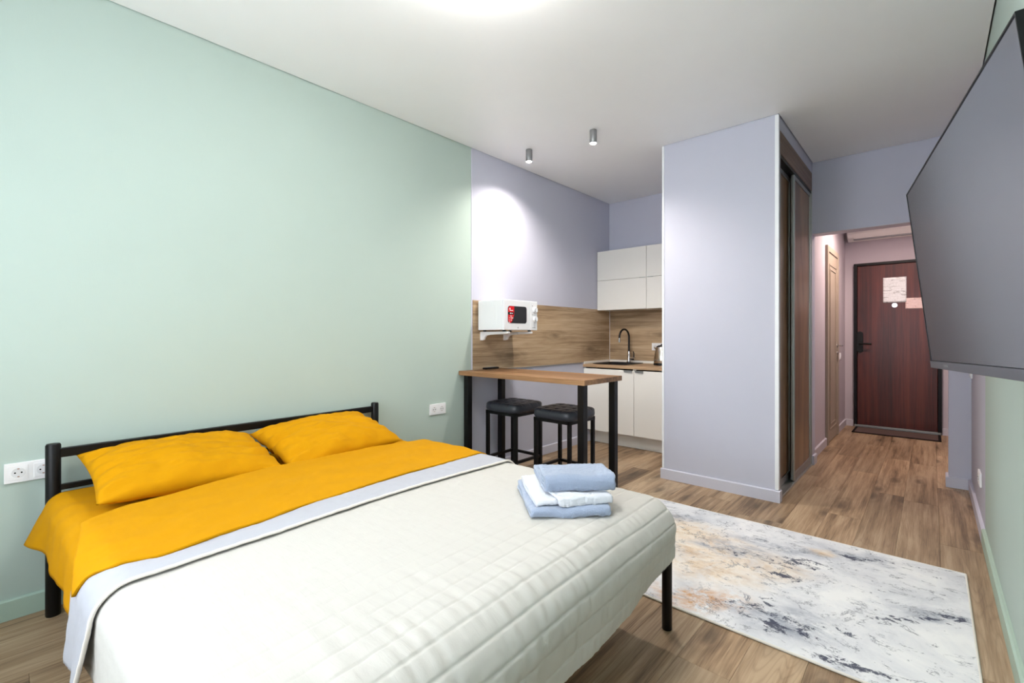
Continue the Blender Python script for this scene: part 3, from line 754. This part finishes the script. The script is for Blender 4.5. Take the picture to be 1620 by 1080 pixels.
# ------------------------------------------------------------------ rug
rg = thing('rug', 'abstract marbled area rug in white, grey, navy and ochre', 'rug', (2.065, 2.5475, 0))
kp(B(1.19, 2.940, 1.945, 3.150, .0035, .0095), 'pile', 'rug_print', rg, bevel=.002)
kp(B(1.193, 2.937, 1.948, 3.147, 0, .0036), 'backing', 'rug_backing', rg)
m = MB()
for a, b in (((1.191, 1.946), (2.939, 1.946)), ((2.939, 1.946), (2.939, 3.149)), ((2.939, 3.149), (1.191, 3.149)), ((1.191, 3.149), (1.191, 1.946))):
    m.tube([(a[0], a[1], .0058), (b[0], b[1], .0058)], .0048, 8)
kp(m, 'binding', 'cream_piping', rg)

# ------------------------------------------------------------------ television
def ray(u, v):
    a, b = (u - 810.0) / F_PX, (V0 - v) / F_PX
    f = Vector((-math.sin(YAW), math.cos(YAW), 0)); r = Vector((math.cos(YAW), math.sin(YAW), 0))
    return f + r * a + Vector((0, 0, b))
TVH, TVW = .58, 1.012
dv = Vector((-.15640, .98733, -.02669)).normalized(); up = Vector((-.10953, .00952, .99394)); up = (up - dv * up.dot(dv)).normalized()
Xa = -dv; Ya = up.cross(Xa)
pb = Vector((2.8234, 2.0456, 1.0593))           # far lower corner of the set, about 0.2 m off the wall
M = Matrix((Xa, Ya, up)).transposed().to_4x4(); M.translation = pb
tv = thing('television', 'large flat black television tilted out from the right wall on a bracket', 'television')
tv.matrix_world = M
B(0, TVW, .0, .034, .02, TVH - .01).build('rear_shell', 'black_plastic', tv, bevel=.006)
B(.003, TVW - .003, -.006, .002, .024, TVH - .003).build('screen', 'tv_screen', tv)
m = MB().box(0, .0032, -.0075, .02, .022, TVH).box(TVW - .0032, TVW, -.0075, .02, .022, TVH).box(.0032, TVW - .0032, -.0075, .02, TVH - .0032, TVH)
m.build('bezel', 'black_metal', tv)
lb = B(0, TVW, -.009, .022, 0, .0225).build('lower_bezel', 'tv_frame', tv, bevel=.001)
B(.19, .235, -.0098, -.008, .008, .015).build('logo_plate', 'grey_metal', lb)
B(TVW / 2 - .16, TVW / 2 + .16, .034, .055, .10, .40).build('rear_box', 'black_plastic', tv, bevel=.006)
mb = thing('television_bracket', 'black steel wall bracket behind the television', 'bracket', (X1, 1.56, 1.2))
cw = pb + Xa * (TVW / 2) + Ya * .055 + up * .25
B(-.018, 0, -.10, .10, -.02, .24).build('wall_plate', 'black_metal', mb)
q = cw - Vector((X1, 1.56, 1.2))
MB().tube([(-.015, 0, .10), (q.x, q.y, q.z)], .022, 10).build('arm', 'black_metal', mb, 'auto')

# ------------------------------------------------------------------ bed
BR = math.radians(2.1)
P0 = (.095, .172)
bed = thing('bed', 'double bed with black metal frame and low headboard', 'bed', (P0[0], P0[1], 0), BR)
BWd, BLn = 1.546, 1.998
for b in (0, BWd):
    MB().lathe([(0, 0), (.0225, 0), (.0245, .004), (.0245, .705), (.021, .712), (0, .713)], 0, b, 24).build('head_post', 'black_metal', bed, 'auto')
    MB().lathe([(0, 0), (.018, 0), (.0195, .003), (.0195, .30), (0, .30)], BLn, b, 20).build('foot_leg', 'black_metal', bed, 'auto')
    B(.0, BLn, b - .012, b + .012, .255, .300).build('side_rail', 'black_metal', bed, bevel=.002)
B(-.0125, .0125, .0, BWd, .652, .690).build('headboard_rail', 'black_metal', bed, bevel=.003)
B(-.010, .010, .0, BWd, .515, .538).build('headboard_rail', 'black_metal', bed, bevel=.003)
B(-.010, .010, .0, BWd, .258, .298).build('head_crossbar', 'black_metal', bed, bevel=.002)
B(BLn - .012, BLn + .012, .0, BWd, .255, .300).build('foot_rail', 'black_metal', bed, bevel=.002)
B(.02, BLn - .02, BWd / 2 - .02, BWd / 2 + .02, .255, .285).build('centre_rail', 'black_metal', bed, bevel=.002)
B(BLn / 2 - .02, BLn / 2 + .02, BWd / 2 - .02, BWd / 2 + .02, 0, .256).build('centre_leg', 'black_metal', bed, bevel=.002)
for i in range(13):
    a = .10 + i * .15
    B(a, a + .06, -.01, BWd + .01, .2995, .308).build('slat', 'counter_oak', bed)
bx_ = thing('mattress', 'thick mattress lying on the black bed frame under the bedding', 'mattress', (P0[0], P0[1], .308), BR)
B(.035, 2.005, -.012, BWd + .012, 0, .185).build('core', 'mattress_ticking', bx_, bevel=.035, seg=4)

ZT = .508                                 # top of the sheet
A1, B0, B1 = 2.035, -.030, BWd + .030     # outer outline of the bedding
def fold(a, b, o=0.0, r=.065, rf=.10, lean=.13, foot=True, leanf=None):
    """unfolded cloth point (a along the bed, b across) -> point on the made bed, o = height above the sheet"""
    fa0 = A1 - rf if foot else 99
    va = max(0.0, a - fa0); vl = B0 + r - b; vr = b - (B1 - r)
    vb, sb = (vl, -1) if vl > 0 else ((vr, 1) if vr > 0 else (0.0, 1))
    if va == 0 and vb == 0: return Vector((a, b, ZT + o))
    l = max(va, vb); h = math.hypot(va, vb); da, db = va / h, vb / h
    rr = (r * db * db + rf * da * da) + o
    s = l
    q = rr * PI / 2
    if s < q: g, dr = rr * math.sin(s / rr), rr * (1 - math.cos(s / rr))
    else: g, dr = rr + (s - q) * lean, rr + (s - q)
    ca = min(a, fa0); cb = min(max(b, B0 + r), B1 - r)
    return Vector((ca + da * g, cb + sb * db * g, ZT + o - dr))
def cloth(na, nb, fa, wr):
    """fa(i/na, j/nb) -> (a, b, o); wr -> extra height"""
    P = []
    for i in range(na + 1):
        P.append([fa(i / na, j / nb) for j in range(nb + 1)])
    return P
def drop_to(z, o=0.0, r=.065):
    """unfolded length past the side edge that reaches height z"""
    rr = r + o; return (ZT + o - rr - z) + rr * PI / 2
def displaced(P, fn):
    """push grid points along their local normal by fn(i, j)"""
    R, K = len(P), len(P[0]); out = []
    for i in range(R):
        row = []
        for j in range(K):
            du = P[min(i + 1, R - 1)][j] - P[max(i - 1, 0)][j]; dv_ = P[i][min(j + 1, K - 1)] - P[i][max(j - 1, 0)]
            n = du.cross(dv_)
            n = n.normalized() if n.length > 1e-9 else Vector((0, 0, 1))
            row.append(P[i][j] + n * fn(i, j))
        out.append(row)
    return out
# -- fitted yellow sheet at the head end
sh = thing('fitted_sheet', 'mustard yellow sheet over the mattress, corner hanging by the headboard post', 'sheet', (P0[0], P0[1], .3), BR)
NA, NB = 70, 150
LS = drop_to(.315, .002)
def f_sheet(u, v):
    a = .028 + u * 1.02
    b = (B0 + .065 + .012 - LS) + v * (B1 - B0 - .13 - .024 + 2 * LS)
    p = fold(a, b, .002, foot=False, lean=.10)
    return p
P = cloth(NA, NB, f_sheet, 0)
for i in range(NA + 1):
    for j in range(NB + 1):
        p = P[i][j]; a = p.x
        low = max(0.0, min(1.0, (ZT - .05 - p.z) / .15))
        fl = math.exp(-((a - .03) / .17) ** 2) * .043 + .012 * math.sin(a * 17 + 1) * .6
        sgn = -1 if p.y < .7 else 1
        p.y += sgn * low * fl
        p.z += low * (.012 * math.sin(a * 8))
P = displaced(P, lambda i, j: .003 * fbm(i * .12, j * .09, 3) + (.004 * nz(i * .22, j * .08, 9)))
for row in P:
    for p in row: p.z -= .308 - .008
MB().grid(P).build('cloth', 'mustard', sh, True, solid=.004)
sh.location.z = .300
# -- quilted blanket
bl = thing('quilted_blanket', 'cream quilted blanket with stitched channels covering the foot of the bed', 'blanket', (P0[0], P0[1], 0), BR)
NA, NB = 420, 260
OB = .012
LB = drop_to(.285, OB)
RF = .125
LBF = (ZT + OB - RF - .012 - .248) + (RF + .012) * PI / 2
a0, a1 = 1.0, A1 - RF + LBF
b0, b1 = B0 + .065 - LB, B1 - .065 + LB
AA = [[(0, 0)] * (NB + 1) for _ in range(NA + 1)]
P = []
for i in range(NA + 1):
    row = []
    for j in range(NB + 1):
        a = a0 + (a1 - a0) * i / NA; b = b0 + (b1 - b0) * j / NB
        AA[i][j] = (a, b)
        p = fold(a, b, OB, rf=RF, lean=(.04 if b < .5 and a < 1.9 else -.10))
        # hem waves on the skirt
        low = max(0.0, min(1.0, (ZT - .06 - p.z) / .16))
        if low > 0:
            out = .008 * low * math.sin(a * 11 + b * 8.0 + 2 * nz(a * 2, b * 2))
            if b < .1: p.y -= out
            elif b > BWd - .1: p.y += out
            if a > A1 - .1: p.x += .8 * out
            p.z += low * .012 * nz(a * 5, b * 5, 4) + low * .045 * max(0.0, min(1.0, (b - 1.15) / .4)) * (1 if a > A1 - .12 else 0)
        else:
            pass
        # slightly pillowed crown in the middle
        p.z += .012 * math.sin(PI * max(0, min(1, (b - B0) / (B1 - B0)))) * (1 - low)
        row.append(p)
    P.append(row)
SEAM = .060
def quilt(i, j):
    a, b = AA[i][j]
    wob = .006 * nz(a * 3, b * 3.5, 7)
    s = ((a + wob - a1) / SEAM) % 1.0; d = min(s, 1 - s) * SEAM
    front = max(0.0, min(1.0, (a - 1.1) / .85))
    amp = .0001 + .0026 * front ** 2.6
    h = -amp * math.exp(-(d / .0040) ** 2)
    h += amp * .22 * math.sin(PI * s)
    # puckers running across the channels
    h += (.0003 + .0046 * front ** 5) * fbm(a * 3, b * 38, 2, 3) * (.7 + .3 * math.sin(PI * s))
    h += .0014 * fbm(a * 7, b * 7, 5, 3) + .0007 * fbm(a * 34, b * 22, 8, 2)
    return h
P = displaced(P, lambda i, j: quilt(i, j))
MB().grid(P).build('cloth', 'cream_quilt', bl, True, solid=.006)
# -- blanket end turned back, showing its grey side, with cream piping along the edge
OS = .024
NA, NB = 26, 230
LSb = drop_to(.262, OS)
b0, b1 = B0 + .065 - LSb, B1 - .065 + drop_to(.36, OS)
P = []
for i in range(NA + 1):
    row = []
    for j in range(NB + 1):
        u = i / NA; b = b0 + (b1 - b0) * j / NB
        edge = 1.176 + .006 * math.sin(b * 5) + .004 * nz(b * 6, 1)
        a = .90 + (edge - .90) * u
        oo = OS + .004 * math.sin(PI * u)
        p = fold(a, b, oo, lean=.07, foot=False)
        low = max(0.0, min(1.0, (ZT - .06 - p.z) / .16))
        sg = -1 if b < .7 else 1
        p.y += sg * low * (.006 * u + .005 * math.sin(u * 9))
        p.x -= low * .05 * (1 if b < .7 else 0) * u
        p.z += .012 * math.sin(PI * max(0, min(1, (b - B0) / (B1 - B0)))) * (1 - low)
        row.append(p)
    P.append(row)
P = displaced(P, lambda i, j: .0018 * fbm(i * .5, j * .25, 11, 3))
MB().grid(P).build('turned_back_band', 'grey_quilt', bl, True, solid=.007)
MB().tube([tuple(p + Vector((.003, 0, -.001))) for p in P[-1]], .0052, 8).build('piping', 'cream_piping', bl, True)
# -- mustard top sheet folded over the blanket
ts = thing('folded_top_sheet', 'mustard yellow top sheet folded over the blanket in a wide band', 'sheet', (P0[0], P0[1], 0), BR)
NA, NB = 90, 190
def interp(tbl, x):
    if x <= tbl[0][0]: return tbl[0][1]
    for (x0, y0), (x1, y1) in zip(tbl, tbl[1:]):
        if x <= x1:
            t_ = (x - x0) / (x1 - x0); t_ = t_ * t_ * (3 - 2 * t_); return y0 + (y1 - y0) * t_
    return tbl[-1][1]
back = [(-.10, .66), (-.02, .60), (.16, .52), (.65, .452), (1.1, .452), (1.6, .51)]
frontt = [(-.16, .975), (-.06, 1.02), (.02, 1.075), (.12, 1.105), (.35, 1.085), (.62, 1.048), (1.1, 1.022), (1.6, 1.0)]
OT = .036
P = []
for i in range(NA + 1):
    row = []
    for j in range(NB + 1):
        u, v = i / NA, j / NB
        lleft = .03 + .112 * u ** 1.3
        lo, hi = B0 + .065 - lleft, B1 - .065 + .16
        b = lo + (hi - lo) * v
        a = interp(back, b) + (interp(frontt, b) - interp(back, b)) * u
        o = OT - .022 * max(0.0, 1 - u / .06) ** 2          # rounded back fold
        o += .004 * math.sin(PI * u)
        p = fold(a, b, o, lean=.12, foot=False)
        p.z += .012 * math.sin(PI * max(0, min(1, (b - B0) / (B1 - B0)))) * (1 if 0 < b < BWd else .3)
        row.append(p)
    P.append(row)
def wr(i, j):
    u, v = i / NA, j / NB
    h = .0035 * fbm(u * 3.5, v * 9, 21, 4) + .004 * math.sin(u * 22 + 5 * nz(v * 4, 2)) * (.25 + .75 * max(0, nz(v * 3, 7))) * .8
    return h
P = displaced(P, wr)
MB().grid(P).build('cloth', 'mustard', ts, True, solid=.009)

# -- pillows
def pillow(loc, rotz, tilt, roll, L, W, T, seed, lab):
    t = thing('pillow', lab, 'pillow', loc, rotz, 'mustard pillows against the headboard')
    n, k = 64, 44; P = []
    def pt(u, v, side):
        cu = (1 - abs(u) ** 2.6); cv = (1 - abs(v) ** 2.4)
        h = (max(0, cu) ** .52) * (max(0, cv) ** .50)
        # plan outline: sides bow in so the corners become ears
        x = v * W / 2 * (1 - .07 * (1 - u * u) * 0 - .05 * (1 - abs(v)) * 0 + .0)
        y = u * L / 2
        x *= 1 - .055 * math.cos(u * PI / 2) ; y *= 1 - .05 * math.cos(v * PI / 2)
        z = side * T / 2 * h * (1.15 if side > 0 else .85)
        if 0 < h:
            f = min(1, h * 2.2)
            z += side * (.012 * fbm(u * 2.3 + seed, v * 2.3, seed, 3) + .009 * fbm(u * 4, v * 7 + seed, seed, 3)) * f
            # gathers running in from the short ends
            e = max(0.0, (abs(u) - .62) / .38)
            z += side * .013 * e * math.sin(v * 19 + seed + 3 * nz(u * 3, v * 2, seed)) * f
        return Vector((x, y, z))
    m = MB()
    def xf(p):
        return Matrix.Rotation(tilt, 4, 'Y') @ Matrix.Rotation(roll, 4, 'X') @ p
    for side in (1, -1):
        P = [[xf(pt(i / n * 2 - 1, j / k * 2 - 1, side)) for j in range(k + 1)] for i in range(n + 1)]
        m.grid(P)
    lo = min(v[2] for v in m.v)
    me = m
    o = me.build('cover', 'mustard', t, True)
    bm = bmesh.new(); bm.from_mesh(o.data); bmesh.ops.remove_doubles(bm, verts=bm.verts, dist=.0006); bmesh.ops.recalc_face_normals(bm, faces=bm.faces); bm.to_mesh(o.data); bm.free()
    for p in o.data.polygons: p.use_smooth = True
    ring = [xf(pt(u, -1, 1)) for u in [i / 40 * 2 - 1 for i in range(41)]] + [xf(pt(1, v, 1)) for v in [j / 30 * 2 - 1 for j in range(1, 31)]]
    MB().tube([tuple(p) for p in ring], .0022, 6).build('seam', 'mustard', t, True)
    return t
pillow((.318, .588, .590), BR - .01, math.radians(13), math.radians(-1.5), .68, .47, .15, 1.3, 'mustard yellow pillow leaning on the headboard beside the double socket')
pillow((.312, 1.262, .592), BR + .05, math.radians(14), math.radians(2), .66, .46, .165, 5.1, 'mustard yellow pillow leaning on the headboard toward the bar table')

# -- towels: ribbons of terry folded in layers, stacked on the blanket
def ribbon(paths, width, th, seed, skew=0.0, amp=.0065, N=64):
    """paths: centre lines (y, z) of folded cloth, swept along x over width"""
    m = MB()
    for path in paths:
        K = len(path); nr = []
        for i in range(K):
            a, b = Vector(path[max(i - 1, 0)]), Vector(path[min(i + 1, K - 1)]); t_ = (b - a).normalized(); nr.append(Vector((-t_.y, t_.x)))
        prof = [Vector(path[i]) + nr[i] * th / 2 for i in range(K)] + [Vector(path[i]) - nr[i] * th / 2 for i in reversed(range(K))]
        Pn = len(prof); b0_ = len(m.v)
        for s in range(N + 1):
            x = (s / N - .5) * width
            rnd = 1.0
            e = min(s, N - s)
            sq = {0: .55, 1: .88}.get(e, 1.0)
            for q, p in enumerate(prof):
                base = Vector(path[q] if q < K else path[2 * K - 1 - q])
                pp = base + (p - base) * sq
                w1 = amp * fbm(x * 9 + seed, pp.x * 9, pp.y * 30, 3)
                w2 = .0022 * fbm(x * 110, pp.x * 110, pp.y * 110 + seed, 2)
                m.v.append((x + skew * pp.x + .006 * nz(pp.x * 12, pp.y * 60, seed) * (2 * s / N - 1), pp.x + w1 * .8 + w2, pp.y + w1 + w2))
        for s in range(N):
            for q in range(Pn):
                r = (q + 1) % Pn
                m.f.append((b0_ + s * Pn + q, b0_ + s * Pn + r, b0_ + (s + 1) * Pn + r, b0_ + (s + 1) * Pn + q))
        for q in range(K - 1):
            for base, fl in ((b0_, 0), (b0_ + N * Pn, 1)):
                f = (base + q, base + q + 1, base + Pn - 2 - q, base + Pn - 1 - q); m.f.append(f if fl else f[::-1])
    return m
def line(y0, y1, z, n=40): return [(y0 + (y1 - y0) * i / n, z) for i in range(n + 1)]
def arc(yc, zc, r, a0, a1, n=8): return [(yc + r * math.cos(a0 + (a1 - a0) * i / n), zc + r * math.sin(a0 + (a1 - a0) * i / n)) for i in range(1, n)]
TZ = ZT + OB + .0135
TR = math.radians(49)
TG = 'folded towels stacked on the bed'
th = .0135
# bottom towel: two layers joined by a fold in front
p1 = line(.165, -.155, .010) + arc(-.155, .0185, .0085, 1.5 * PI, .5 * PI) + line(-.155, .165, .027)
p1b = line(.160, -.10, .041)
t = thing('towel', 'folded blue-grey towel at the bottom of the stack on the bed', 'towel', (1.762, 1.452, TZ - .004), TR, TG)
ribbon([p1], .285, th * 1.25, 2.0).build('terry', 'towel_blue', t, True)
# white towel
p2 = line(.150, -.13, .041) + arc(-.13, .0485, .0075, 1.5 * PI, .5 * PI) + line(-.13, .150, .056)
t = thing('towel', 'folded white towel between the two blue-grey towels on the bed', 'towel', (1.765, 1.462, TZ - .004), TR + .09, TG)
ribbon([p2], .275, th * .98, 5.0, .06).build('terry', 'towel_white', t, True)
t2 = line(-.02, -.150, .0665) + arc(-.150, .0590, .0070, .5 * PI, 1.1 * PI) + [(-.158, .050), (-.160, .040)]
ribbon([[(y + .0, z + .0) for y, z in t2]], .20, .007, 8.0, -.2).build('loose_corner', 'towel_white', t, True)
# top towel rolled over itself, front half thicker
z0 = .075
p3 = line(.145, -.100, z0) + arc(-.100, z0 + .024, .024, 1.5 * PI, .5 * PI, 12) + line(-.100, .02, z0 + .048) + [(.03, z0 + .045)]
p4 = line(.140, -.095, z0 + .015) + arc(-.095, z0 + .0225, .0075, 1.5 * PI, .5 * PI) + line(-.095, .025, z0 + .031)
t = thing('towel', 'folded blue-grey towel rolled on top of the towel stack', 'towel', (1.785, 1.498, TZ - .004), TR - .04, TG)
ribbon([p3, p4], .255, th * 1.06, 11.0, -.03, .004).build('terry', 'towel_blue', t, True)
